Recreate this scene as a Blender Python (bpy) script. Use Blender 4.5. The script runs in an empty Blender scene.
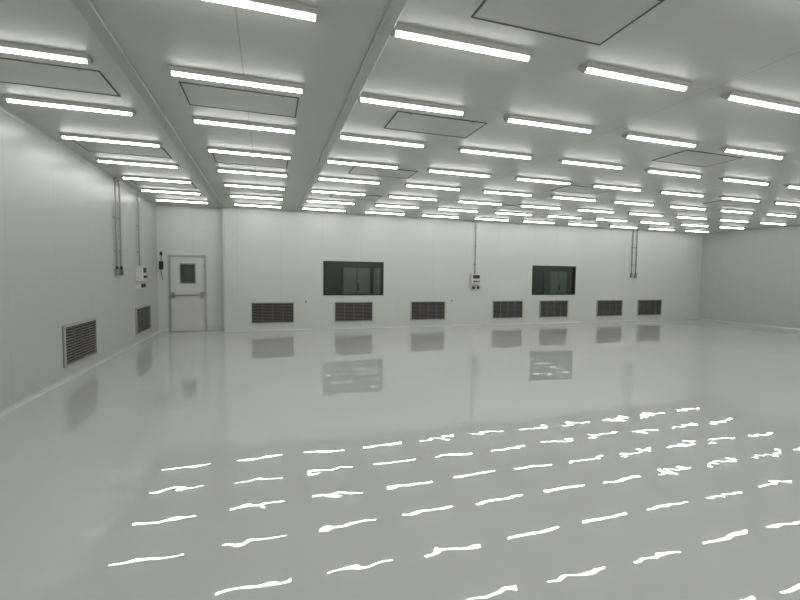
import bpy, math
from mathutils import Matrix, Vector

scene = bpy.context.scene
try:
    scene.view_settings.view_transform = 'Standard'
    scene.view_settings.look = 'None'
except Exception as e:
    print(e)

# ------------------------------------------------------------ dimensions (m)
XL, XR = -2.88, 16.75      # left / right wall
YB, YF = 12.65, -2.6       # back wall / wall behind the camera
YD = 12.90                 # recessed wall with the door
XS = -1.18                 # where the recess ends
H = 3.47                   # ceiling height
YC = 15.0                  # far wall of the service corridor

# ------------------------------------------------------------ materials
def new_mat(name):
    m = bpy.data.materials.new(name); m.use_nodes = True
    return m, m.node_tree, m.node_tree.nodes['Principled BSDF']

def simple(name, col, rough=0.5, metal=0.0, noise=0.04, nscale=6.0):
    m, nt, b = new_mat(name)
    tc = nt.nodes.new('ShaderNodeTexCoord')
    n = nt.nodes.new('ShaderNodeTexNoise'); n.inputs['Scale'].default_value = nscale
    nt.links.new(tc.outputs['Object'], n.inputs['Vector'])
    r = nt.nodes.new('ShaderNodeValToRGB')
    r.color_ramp.elements[0].color = tuple(c*(1-noise) for c in col)+(1,)
    r.color_ramp.elements[1].color = tuple(min(1, c*(1+noise)) for c in col)+(1,)
    nt.links.new(n.outputs['Fac'], r.inputs['Fac'])
    nt.links.new(r.outputs['Color'], b.inputs['Base Color'])
    b.inputs['Roughness'].default_value = rough
    b.inputs['Metallic'].default_value = metal
    return m

def panel_mat(name, col, rough, seams, seamcol=0.62):
    """painted sandwich panel with thin joints; seams=[(axis, period, offset, width)]"""
    m, nt, b = new_mat(name)
    N, L = nt.nodes, nt.links
    g = N.new('ShaderNodeNewGeometry')
    sep = N.new('ShaderNodeSeparateXYZ'); L.new(g.outputs['Position'], sep.inputs[0])
    total = None
    for ax, per, off, w in seams:
        a = N.new('ShaderNodeMath'); a.operation = 'SUBTRACT'
        L.new(sep.outputs['XYZ'.index(ax)], a.inputs[0]); a.inputs[1].default_value = off
        d = N.new('ShaderNodeMath'); d.operation = 'PINGPONG'
        L.new(a.outputs[0], d.inputs[0]); d.inputs[1].default_value = per/2
        c = N.new('ShaderNodeMath'); c.operation = 'LESS_THAN'
        L.new(d.outputs[0], c.inputs[0]); c.inputs[1].default_value = w/2
        if total is None: total = c
        else:
            mx = N.new('ShaderNodeMath'); mx.operation = 'MAXIMUM'
            L.new(total.outputs[0], mx.inputs[0]); L.new(c.outputs[0], mx.inputs[1]); total = mx
    n = N.new('ShaderNodeTexNoise'); n.inputs['Scale'].default_value = 0.9
    n.inputs['Detail'].default_value = 3
    L.new(g.outputs['Position'], n.inputs['Vector'])
    r = N.new('ShaderNodeValToRGB')
    r.color_ramp.elements[0].color = tuple(c*0.97 for c in col)+(1,)
    r.color_ramp.elements[1].color = tuple(c*1.03 for c in col)+(1,)
    L.new(n.outputs['Fac'], r.inputs['Fac'])
    mix = N.new('ShaderNodeMix'); mix.data_type = 'RGBA'
    L.new(r.outputs['Color'], mix.inputs[6])
    mix.inputs[7].default_value = tuple(c*seamcol for c in col)+(1,)
    L.new(total.outputs[0], mix.inputs[0])
    L.new(mix.outputs[2], b.inputs['Base Color'])
    b.inputs['Roughness'].default_value = rough
    bp = N.new('ShaderNodeBump'); bp.inputs['Strength'].default_value = 0.15
    bp.inputs['Distance'].default_value = 0.01
    L.new(n.outputs['Fac'], bp.inputs['Height']); L.new(bp.outputs[0], b.inputs['Normal'])
    return m

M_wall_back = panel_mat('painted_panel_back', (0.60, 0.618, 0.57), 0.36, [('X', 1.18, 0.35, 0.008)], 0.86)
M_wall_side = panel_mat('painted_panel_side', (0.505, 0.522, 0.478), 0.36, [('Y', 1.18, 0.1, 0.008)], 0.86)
M_ceiling = panel_mat('ceiling_panel', (0.555, 0.57, 0.535), 0.42,
                      [('X', 4.36, 4.15, 0.012), ('Y', 4.8, 1.4, 0.008)], 0.66)

# self levelling epoxy floor
M_floor, nt, b = new_mat('white_epoxy')
N, L = nt.nodes, nt.links
g = N.new('ShaderNodeNewGeometry')
n0 = N.new('ShaderNodeTexNoise'); n0.inputs['Scale'].default_value = 0.5; n0.inputs['Detail'].default_value = 2
L.new(g.outputs['Position'], n0.inputs['Vector'])
r = N.new('ShaderNodeValToRGB')
r.color_ramp.elements[0].color = (0.53, 0.533, 0.523, 1)
r.color_ramp.elements[1].color = (0.56, 0.563, 0.553, 1)
L.new(n0.outputs['Fac'], r.inputs['Fac']); L.new(r.outputs['Color'], b.inputs['Base Color'])
b.inputs['Roughness'].default_value = 0.0
b.inputs['IOR'].default_value = 1.68
n1 = N.new('ShaderNodeTexNoise'); n1.inputs['Scale'].default_value = 1.5; n1.inputs['Detail'].default_value = 0
n2 = N.new('ShaderNodeTexNoise'); n2.inputs['Scale'].default_value = 6.0; n2.inputs['Detail'].default_value = 1
n3 = N.new('ShaderNodeTexNoise'); n3.inputs['Scale'].default_value = 0.55; n3.inputs['Detail'].default_value = 1
for n in (n1, n2, n3): L.new(g.outputs['Position'], n.inputs['Vector'])
# trowel ripple is patchy: strong in some areas, almost flat in others
mr = N.new('ShaderNodeMapRange'); L.new(n3.outputs['Fac'], mr.inputs[0])
mr.inputs[1].default_value = 0.38; mr.inputs[2].default_value = 0.62
mr.inputs[3].default_value = 0.25; mr.inputs[4].default_value = 1.0
b1 = N.new('ShaderNodeBump'); b1.inputs['Strength'].default_value = 1; b1.inputs['Distance'].default_value = 0.0018
b2 = N.new('ShaderNodeBump'); b2.inputs['Strength'].default_value = 1; b2.inputs['Distance'].default_value = 0.0010
mul = N.new('ShaderNodeMath'); mul.operation = 'MULTIPLY'
sb = N.new('ShaderNodeMath'); sb.operation = 'SUBTRACT'; sb.inputs[1].default_value = 0.5
L.new(n2.outputs['Fac'], sb.inputs[0]); L.new(sb.outputs[0], mul.inputs[0]); L.new(mr.outputs[0], mul.inputs[1])
L.new(n1.outputs['Fac'], b1.inputs['Height']); L.new(mul.outputs[0], b2.inputs['Height'])
L.new(b1.outputs[0], b2.inputs['Normal']); L.new(b2.outputs[0], b.inputs['Normal'])

M_trim = simple('aluminium_cove', (0.53, 0.54, 0.51), 0.35, 0.1)
M_beam = simple('ceiling_profile', (0.49, 0.50, 0.475), 0.4, 0.1)
M_seal = simple('dark_sealant', (0.09, 0.09, 0.085), 0.7)
M_hatch = simple('hatch_panel', (0.52, 0.53, 0.50), 0.45)
M_house = simple('lamp_housing', (0.50, 0.50, 0.48), 0.4)
M_ventframe = simple('vent_frame', (0.46, 0.46, 0.43), 0.4, 0.3)
M_slat = simple('vent_slat', (0.20, 0.19, 0.18), 0.45, 0.2)
M_black = simple('vent_dark', (0.02, 0.02, 0.02), 0.8)
M_winframe = simple('window_frame', (0.03, 0.032, 0.031), 0.35, 0.3)
M_doorleaf = simple('door_leaf', (0.60, 0.61, 0.57), 0.35)
M_doorframe = simple('door_frame', (0.40, 0.40, 0.37), 0.35, 0.2)
M_steel = simple('steel', (0.32, 0.32, 0.31), 0.3, 0.8)
M_conduit = simple('galvanised', (0.30, 0.30, 0.285), 0.35, 0.6)
M_box = simple('panel_box', (0.62, 0.62, 0.58), 0.4)
M_plastic = simple('black_plastic', (0.02, 0.02, 0.02), 0.4)
M_room = simple('service_room_wall', (0.23, 0.255, 0.235), 0.6)
M_roomlight = simple('service_room_cabinet', (0.55, 0.60, 0.55), 0.5)
M_red = simple('red_button', (0.4, 0.03, 0.02), 0.4)

def emis(name, col, s):
    m, nt, b = new_mat(name)
    b.inputs['Base Color'].default_value = (0.8, 0.8, 0.8, 1)
    b.inputs['Emission Color'].default_value = col+(1,)
    b.inputs['Emission Strength'].default_value = s
    return m
M_tube = emis('lamp_diffuser', (1.0, 1.0, 0.985), 19.5)

M_glass, nt, b = new_mat('tinted_glass')
N, L = nt.nodes, nt.links
out = [n for n in N if n.type == 'OUTPUT_MATERIAL'][0]
tr = N.new('ShaderNodeBsdfTransparent'); tr.inputs[0].default_value = (0.66, 0.70, 0.67, 1)
gl = N.new('ShaderNodeBsdfGlossy'); gl.inputs['Roughness'].default_value = 0.02
fr = N.new('ShaderNodeFresnel'); fr.inputs[0].default_value = 1.5
mx = N.new('ShaderNodeMixShader')
L.new(fr.outputs[0], mx.inputs[0]); L.new(tr.outputs[0], mx.inputs[1]); L.new(gl.outputs[0], mx.inputs[2])
L.new(mx.outputs[0], out.inputs[0])

# ------------------------------------------------------------ mesh builder
class MB:
    def __init__(s): s.v = []; s.f = []; s.mi = []; s.mats = []; s.sm = []
    def m(s, mat):
        if mat not in s.mats: s.mats.append(mat)
        return s.mats.index(mat)
    def add(s, vs, fs, mat, smooth=False):
        o = len(s.v); s.v += [tuple(v) for v in vs]
        k = s.m(mat)
        for f in fs:
            s.f.append([i+o for i in f]); s.mi.append(k); s.sm.append(smooth)
    def box(s, x0, x1, y0, y1, z0, z1, mat, mtx=None):
        vs = [Vector((x, y, z)) for z in (z0, z1) for y in (y0, y1) for x in (x0, x1)]
        if mtx: vs = [mtx @ v for v in vs]
        s.add(vs, [(0, 2, 3, 1), (4, 5, 7, 6), (0, 1, 5, 4), (2, 6, 7, 3), (0, 4, 6, 2), (1, 3, 7, 5)], mat)
    def prism(s, prof, x0, x1, mat, smooth=False):
        n = len(prof)
        vs = [(x0, y, z) for y, z in prof]+[(x1, y, z) for y, z in prof]
        fs = [(i, (i+1) % n, n+(i+1) % n, n+i) for i in range(n)]
        s.add(vs, fs, mat, smooth)
        s.add(vs, [tuple(range(n-1, -1, -1)), tuple(range(n, 2*n))], mat)
    def tube(s, pts, r, mat, seg=10):
        pts = [Vector(p) for p in pts]; vs = []; fs = []
        for i, p in enumerate(pts):
            d = (pts[min(i+1, len(pts)-1)]-pts[max(i-1, 0)]).normalized()
            a = Vector((0, 0, 1)) if abs(d.z) < 0.9 else Vector((1, 0, 0))
            u = d.cross(a).normalized(); w = d.cross(u)
            for k in range(seg):
                t = 2*math.pi*k/seg
                vs.append(p+u*math.cos(t)*r+w*math.sin(t)*r)
        for i in range(len(pts)-1):
            for k in range(seg):
                fs.append((i*seg+k, i*seg+(k+1) % seg, (i+1)*seg+(k+1) % seg, (i+1)*seg+k))
        s.add(vs, fs, mat, True)
        s.add(vs, [tuple(range(seg)), tuple(range((len(pts)-1)*seg, len(pts)*seg))], mat)
    def mesh(s, name):
        me = bpy.data.meshes.new(name); me.from_pydata(s.v, [], s.f)
        for mt in s.mats: me.materials.append(mt)
        for p, k, sm in zip(me.polygons, s.mi, s.sm): p.material_index = k; p.use_smooth = sm
        import bmesh
        bm = bmesh.new(); bm.from_mesh(me); bmesh.ops.recalc_face_normals(bm, faces=bm.faces); bm.to_mesh(me); bm.free()
        return me
    def obj(s, name, loc=(0, 0, 0), rotz=0.0, bevel=0.0):
        o = bpy.data.objects.new(name, s.mesh(name)); scene.collection.objects.link(o)
        o.location = loc; o.rotation_euler = (0, 0, rotz)
        if bevel:
            bv = o.modifiers.new('bevel', 'BEVEL'); bv.width = bevel; bv.segments = 2; bv.limit_method = 'ANGLE'
        return o

# ------------------------------------------------------------ room shell
T = 0.12
b = MB(); b.box(XL-T, XR+T, YF-T, YC+T, -0.1, 0, M_floor); b.obj('floor')
b = MB(); b.box(XL-T, XR+T, YF-T, YC+T, H, H+0.1, M_ceiling); b.obj('ceiling')
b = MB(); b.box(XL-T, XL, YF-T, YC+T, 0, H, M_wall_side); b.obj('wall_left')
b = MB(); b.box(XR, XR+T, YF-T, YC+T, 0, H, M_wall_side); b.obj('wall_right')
b = MB(); b.box(XL, XR, YF-T, YF, 0, H, M_wall_back); b.obj('wall_front')
b = MB(); b.box(XL, XR, YC, YC+T, 0, H, M_room); b.obj('wall_corridor')
HC = 2.55
b = MB(); b.box(XS+.1, XR, YB+T, YC, HC, HC+.05, M_room); b.obj('ceiling_corridor')
WZ0, WZ1 = 1.01, 2.04
WINS = [(1.56, 3.42), (8.80, 10.62)]
b = MB()
xs = [XS]+[x for w in WINS for x in w]+[XR]
for i in range(0, len(xs), 2):
    b.box(xs[i], xs[i+1], YB, YB+T, 0, H, M_wall_back)
for x0, x1 in WINS:
    b.box(x0, x1, YB, YB+T, 0, WZ0, M_wall_back)
    b.box(x0, x1, YB, YB+T, WZ1, H, M_wall_back)
b.box(XS, XS+0.1, YB+T, YD+T, 0, H, M_wall_back)
b.obj('wall_back')
# recessed door wall with opening
DX0, DX1, DH = -2.62, -1.66, 2.13
b = MB()
b.box(XL, DX0, YD, YD+T, 0, H, M_wall_back)
b.box(DX1, XS, YD, YD+T, 0, H, M_wall_back)
b.box(DX0, DX1, YD, YD+T, DH, H, M_wall_back)
b.obj('wall_recess')

# cove trims
def cove(name, p0, p1, nrm, z=0.0, up=1, s=0.045):
    """quarter-cove strip from p0 to p1 (xy) with inward normal nrm"""
    b = MB(); n = Vector((nrm[0], nrm[1], 0))
    prof = [(0, 0), (s, 0)]
    for k in range(1, 6):
        t = k/6*math.pi/2
        prof.append((s-s*math.sin(t)*0.9, s-s*math.cos(t)*0.9+0.0))
    prof += [(0, s)]
    vs = []
    for p in (p0, p1):
        for a, c in prof: vs.append((p[0]+n.x*a, p[1]+n.y*a, z+up*c))
    k = len(prof)
    fs = [(i, (i+1) % k, k+(i+1) % k, k+i) for i in range(k)]+[tuple(range(k)), tuple(range(k, 2*k))]
    b.add(vs, fs, M_trim); return b.obj(name)
cove('baseboard_left', (XL, YF), (XL, YD), (1, 0))
cove('baseboard_right', (XR, YF), (XR, YB), (-1, 0))
cove('baseboard_back', (XS, YB), (XR, YB), (0, -1))
cove('trim_1', (XL, YF), (XL, YD), (1, 0), H, -1, 0.04)
cove('trim_2', (XR, YF), (XR, YB), (-1, 0), H, -1, 0.04)
cove('trim_3', (XS, YB), (XR, YB), (0, -1), H, -1, 0.04)
cove('trim_4', (XL, YD), (XS, YD), (0, -1), H, -1, 0.04)
# ceiling joint profiles
b = MB(); b.box(-1.27, -1.15, YF, YB, H-0.035, H, M_beam); b.obj('trim_5', bevel=0.006)
b = MB(); b.box(0.80, 0.90, YF, YB, H-0.035, H, M_beam); b.obj('trim_6', bevel=0.006)
b = MB(); b.box(XS-0.02, XS+0.04, YB-0.02, YB, 0, H, M_trim); b.obj('trim_7', bevel=0.004)

# ------------------------------------------------------------ ceiling lights
lb = MB()
lb.prism([(-.062, 0), (.062, 0), (.062, -.012), (.040, -.036), (-.040, -.036), (-.062, -.012)], -0.6, 0.6, M_house)
prof = [(.0235*math.cos(t), -.036-.0235*math.sin(t)) for t in [math.pi*k/10 for k in range(11)]]
lb.prism(prof, -0.578, 0.578, M_tube, True)
prof2 = [(.028*math.cos(t), -.036-.028*math.sin(t)) for t in [math.pi*k/10 for k in range(11)]]
for sx in (-1, 1):
    x0, x1 = sorted((sx*0.578, sx*0.6)); lb.prism(prof2, x0, x1, M_house, True)
lme = lb.mesh('ceiling_light')
cols = [-2.06, -0.25]+[1.50+1.74*k for k in range(9)]
rows = [3.14+1.25*k for k in range(-4, 8)]
for y in rows:
    for x in cols:
        o = bpy.data.objects.new('ceiling_light', lme); scene.collection.objects.link(o)
        o.location = (x, y, H)
for x in (2.1, 3.7, 10.0, 11.6):
    o = bpy.data.objects.new('ceiling_light', lme); scene.collection.objects.link(o)
    o.location = (x, 13.75, HC-.001)

# ------------------------------------------------------------ ceiling hatches
hb = MB()
w, d, s = 1.14, 0.58, 0.014
hb.box(-w/2, w/2, -d/2, -d/2+s, -0.008, 0, M_seal); hb.box(-w/2, w/2, d/2-s, d/2, -0.008, 0, M_seal)
hb.box(-w/2, -w/2+s, -d/2+s, d/2-s, -0.008, 0, M_seal); hb.box(w/2-s, w/2, -d/2+s, d/2-s, -0.008, 0, M_seal)
hb.box(-w/2+s, w/2-s, -d/2+s, d/2-s, -0.005, 0, M_hatch)
for k in (-1, 1):
    hb.box(k*.4-.02, k*.4+.02, -d/2+.03, -d/2+.045, -.009, -.005, M_steel)
hme = hb.mesh('ceiling_access_hatch')
for x in (-2.05, -0.25, 1.97, 6.33, 10.7, 15.0):
    for y in (2.55, 4.94, 7.42, 9.9):
        if x > 10 and y == 9.9: continue
        o = bpy.data.objects.new('ceiling_access_hatch', hme); scene.collection.objects.link(o)
        o.location = (x, y, H)

# ------------------------------------------------------------ return air grilles
def grille_mesh():
    b = MB(); w, h, f = 1.2, 0.62, 0.03
    b.box(-w/2, w/2, -0.004, 0, 0, h, M_black)  # black sheet paints in the shade of the recess behind the louvres
    b.box(-w/2, w/2, -0.03, -0.004, 0, f, M_ventframe); b.box(-w/2, w/2, -0.03, -0.004, h-f, h, M_ventframe)
    b.box(-w/2, -w/2+f, -0.03, -0.004, f, h-f, M_ventframe); b.box(w/2-f, w/2, -0.03, -0.004, f, h-f, M_ventframe)
    n = 13
    for i in range(n):
        z = f+(i+0.5)*(h-2*f)/n
        mt = Matrix.Translation((0, -0.016, z)) @ Matrix.Rotation(math.radians(35), 4, 'X')
        b.box(-w/2+f, w/2-f, -0.012, 0.012, -0.0022, 0.0022, M_slat, mt)
    for x in (-0.285, 0, 0.285):
        b.box(x-0.006, x+0.006, -0.028, -0.006, f, h-f, M_slat)
    for x in (-w/2+.015, w/2-.015):
        for z in (0.03, h-0.03):
            b.box(x-.005, x+.005, -.033, -.03, z-.005, z+.005, M_steel)
    return b.mesh('return_air_grille')
gme = grille_mesh()
def put(me, name, loc, rz=0):
    o = bpy.data.objects.new(name, me); scene.collection.objects.link(o); o.location = loc; o.rotation_euler = (0, 0, rz); return o
e = 0.001
for xc in (0.12, 2.49, 4.92, 7.85, 9.73, 12.2, 14.13):
    put(gme, 'return_air_grille', (xc, YB-e, 0.20))
for yc in (7.9, 11.43):
    put(gme, 'return_air_grille', (XL+e, yc, 0.20), math.pi/2)

# ------------------------------------------------------------ windows
for i, (x0, x1) in enumerate(WINS):
    b = MB(); f = 0.045; ya, yb = YB-0.015, YB+0.09
    b.box(x0, x1, ya, yb, WZ0, WZ0+f, M_winframe); b.box(x0, x1, ya, yb, WZ1-f, WZ1, M_winframe)
    b.box(x0, x0+f, ya, yb, WZ0+f, WZ1-f, M_winframe); b.box(x1-f, x1, ya, yb, WZ0+f, WZ1-f, M_winframe)
    b.box(x0+f, x1-f, YB+0.03, YB+0.036, WZ0+f, WZ1-f, M_glass)
    b.obj('window_%d' % (i+1))
# things in the dim service corridor behind the windows
for x0, wd in ((2.5, 0.95), (3.6, 0.5), (11.0, 0.8)):
    b = MB(); y1 = YC-.02
    b.box(x0, x0+wd, y1-.4, y1, 0, 1.88, M_roomlight)
    b.box(x0+.04, x0+wd/2-.01, y1-.415, y1-.4, .1, 1.84, M_roomlight); b.box(x0+wd/2+.01, x0+wd-.04, y1-.415, y1-.4, .1, 1.84, M_roomlight)
    b.box(x0+wd/2-.01, x0+wd/2+.01, y1-.405, y1-.4, .1, 1.84, M_black)
    b.box(x0+wd/2+.03, x0+wd/2+.06, y1-.435, y1-.415, 1.1, 1.35, M_plastic)
    b.obj('storage_cabinet')

# ------------------------------------------------------------ door
b = MB(); f = 0.05; c = .001
b.box(DX0+c, DX0+f, YD-.02, YD+.1, 0, DH-c, M_doorframe); b.box(DX1-f, DX1-c, YD-.02, YD+.1, 0, DH-c, M_doorframe)
b.box(DX0+f, DX1-f, YD-.02, YD+.1, DH-f, DH-c, M_doorframe)
lx0, lx1, yl = DX0+f+.006, DX1-f-.006, YD+.01
wx0, wx1, wz0, wz1 = -2.34, -1.93, 1.33, 1.90
b.box(lx0, wx0, yl, yl+.05, .01, DH-f-.006, M_doorleaf); b.box(wx1, lx1, yl, yl+.05, .01, DH-f-.006, M_doorleaf)
b.box(wx0, wx1, yl, yl+.05, .01, wz0, M_doorleaf); b.box(wx0, wx1, yl, yl+.05, wz1, DH-f-.006, M_doorleaf)
g = .03
b.box(wx0, wx1, yl-.006, yl+.02, wz0, wz0+g, M_steel); b.box(wx0, wx1, yl-.006, yl+.02, wz1-g, wz1, M_steel)
b.box(wx0, wx0+g, yl-.006, yl+.02, wz0+g, wz1-g, M_steel); b.box(wx1-g, wx1, yl-.006, yl+.02, wz0+g, wz1-g, M_steel)
b.box(wx0+g, wx1-g, yl+.02, yl+.026, wz0+g, wz1-g, M_glass)
b.box(wx0, wx1, yl+.045, yl+.05, wz0, wz1, M_roomlight)
# panic bar
b.box(lx0+.03, lx0+.10, yl-.07, yl, .94, 1.10, M_steel); b.box(lx1-.10, lx1-.03, yl-.07, yl, .94, 1.10, M_steel)
b.tube([(lx0+.06, yl-.06, 1.02), (lx1-.06, yl-.06, 1.02)], .018, M_steel)
for z in (.3, 1.05, 1.85): b.tube([(lx1+.004, yl-.012, z-.05), (lx1+.004, yl-.012, z+.05)], .012, M_steel)
b.obj('door_1')

# ------------------------------------------------------------ conduits + panels
def conduit(name, pos, rz, zb, n=2, gap=0.16, zt=H, tail=True):
    b = MB()
    for i in range(n):
        x = (i-(n-1)/2)*gap
        b.tube([(x, -0.035, zb), (x, -0.035, zt-.0)], .017, M_conduit)
        b.tube([(x, -0.035, zt-.05), (x, -0.035, zt)], .032, M_conduit)
        if tail:
            b.box(x-.04, x+.04, -.07, 0, zb-.12, zb, M_steel)
            b.tube([(x, -.035, zb), (x, -.035, zb+.06)], .024, M_plastic)
    z = zb+.35
    while z < zt-.15:
        b.box(-(n-1)*gap/2-.045, (n-1)*gap/2+.045, -.017, 0, z, z+.025, M_steel)
        for i in range(n):
            x = (i-(n-1)/2)*gap
            b.box(x-.024, x+.024, -.055, -.017, z, z+.025, M_steel)
        z += .65
    return b.obj(name, pos, rz)
def panel(name, pos, rz, w=.34, h=.36, d=.13):
    """surface mounted control box; z=0 at box bottom"""
    b = MB()
    b.box(-w/2, w/2, -d, 0, 0, h, M_box)
    b.box(-w/2+.015, w/2-.015, -d-.012, -d, .015, h-.015, M_box)
    b.box(-w/2+.05, w/2-.05, -d-.018, -d-.012, h*.56, h*.88, M_plastic)
    for k in (-1, 0, 1):
        b.tube([(k*w*.25, -d-.012, h*.3), (k*w*.25, -d-.04, h*.3)], .03, M_plastic if k < 1 else M_red, 14)
    # socket boxes beneath
    for k in (-1, 1):
        b.box(k*.085-.065, k*.085+.065, -.095, 0, -.18, -.02, M_box)
        b.tube([(k*.085, -.095, -.1), (k*.085, -.13, -.1)], .046, M_plastic, 14)
    # conduit to the ceiling
    top = H-pos[2]
    b.tube([(0, -.04, h), (0, -.04, top)], .016, M_conduit)
    b.tube([(0, -.04, h), (0, -.04, h+.05)], .024, M_steel)
    z = h+.3
    while z < top-.1:
        b.box(-.04, .04, -.06, 0, z, z+.025, M_steel); z += .6
    return b.obj(name, pos, rz)
conduit('electrical_conduit', (XL+e, 9.72, 0), math.pi/2, 1.68, 2, .24)
panel('control_panel', (XL+e, 11.1, 1.42), math.pi/2)
panel('control_panel', (6.56, YB-e, 1.36), 0)
conduit('electrical_conduit', (13.25, YB-e, 0), 0, 1.78, 2, .2)

# wall telephone by the door
b = MB()
b.box(-.05, .05, -.05, 0, 0, .22, M_plastic)
b.tube([(0, -.075, .2), (0, -.095, .15), (0, -.095, .07), (0, -.075, .02)], .02, M_plastic)
pts = []
for k in range(40):
    t = k/39
    pts.append((-.01+.05*math.sin(math.pi*t)+.008*math.cos(k*1.6), -.04+.008*math.sin(k*1.6), -.28*math.sin(math.pi*t)))
b.tube(pts, .006, M_plastic, 6)
b.box(-.03, .03, -.03, 0, .38, .48, M_plastic)
b.tube([(0, -.012, .22), (0, -.012, .38)], .008, M_plastic, 6)
b.obj('wall_telephone', (-2.78, YD-e, 1.72))
# power sockets
for x in (1.05, 5.75):
    b = MB(); b.box(-.045, .045, -.012, 0, 0, .09, M_box); b.box(-.02, .02, -.015, -.012, .025, .065, M_plastic)
    b.obj('power_socket', (x, YB-e, .78))

# ------------------------------------------------------------ world, camera
wd = bpy.data.worlds.new('world'); scene.world = wd; wd.use_nodes = True
wd.node_tree.nodes['Background'].inputs[0].default_value = (0.02, 0.02, 0.02, 1)
cam = bpy.data.cameras.new('camera'); co = bpy.data.objects.new('camera', cam); scene.collection.objects.link(co)
cam.sensor_width = 36; cam.lens = 420/800*36; cam.clip_start = .05
fwd = Vector((.2987, .9524, -.0558)).normalized()
up = Vector((.0057, .0567, .9983)); right = fwd.cross(up).normalized(); up = right.cross(fwd)
R = Matrix((right, up, -fwd)).transposed().to_4x4()
co.matrix_world = Matrix.Translation((0, 0, 1.6)) @ R
scene.camera = co
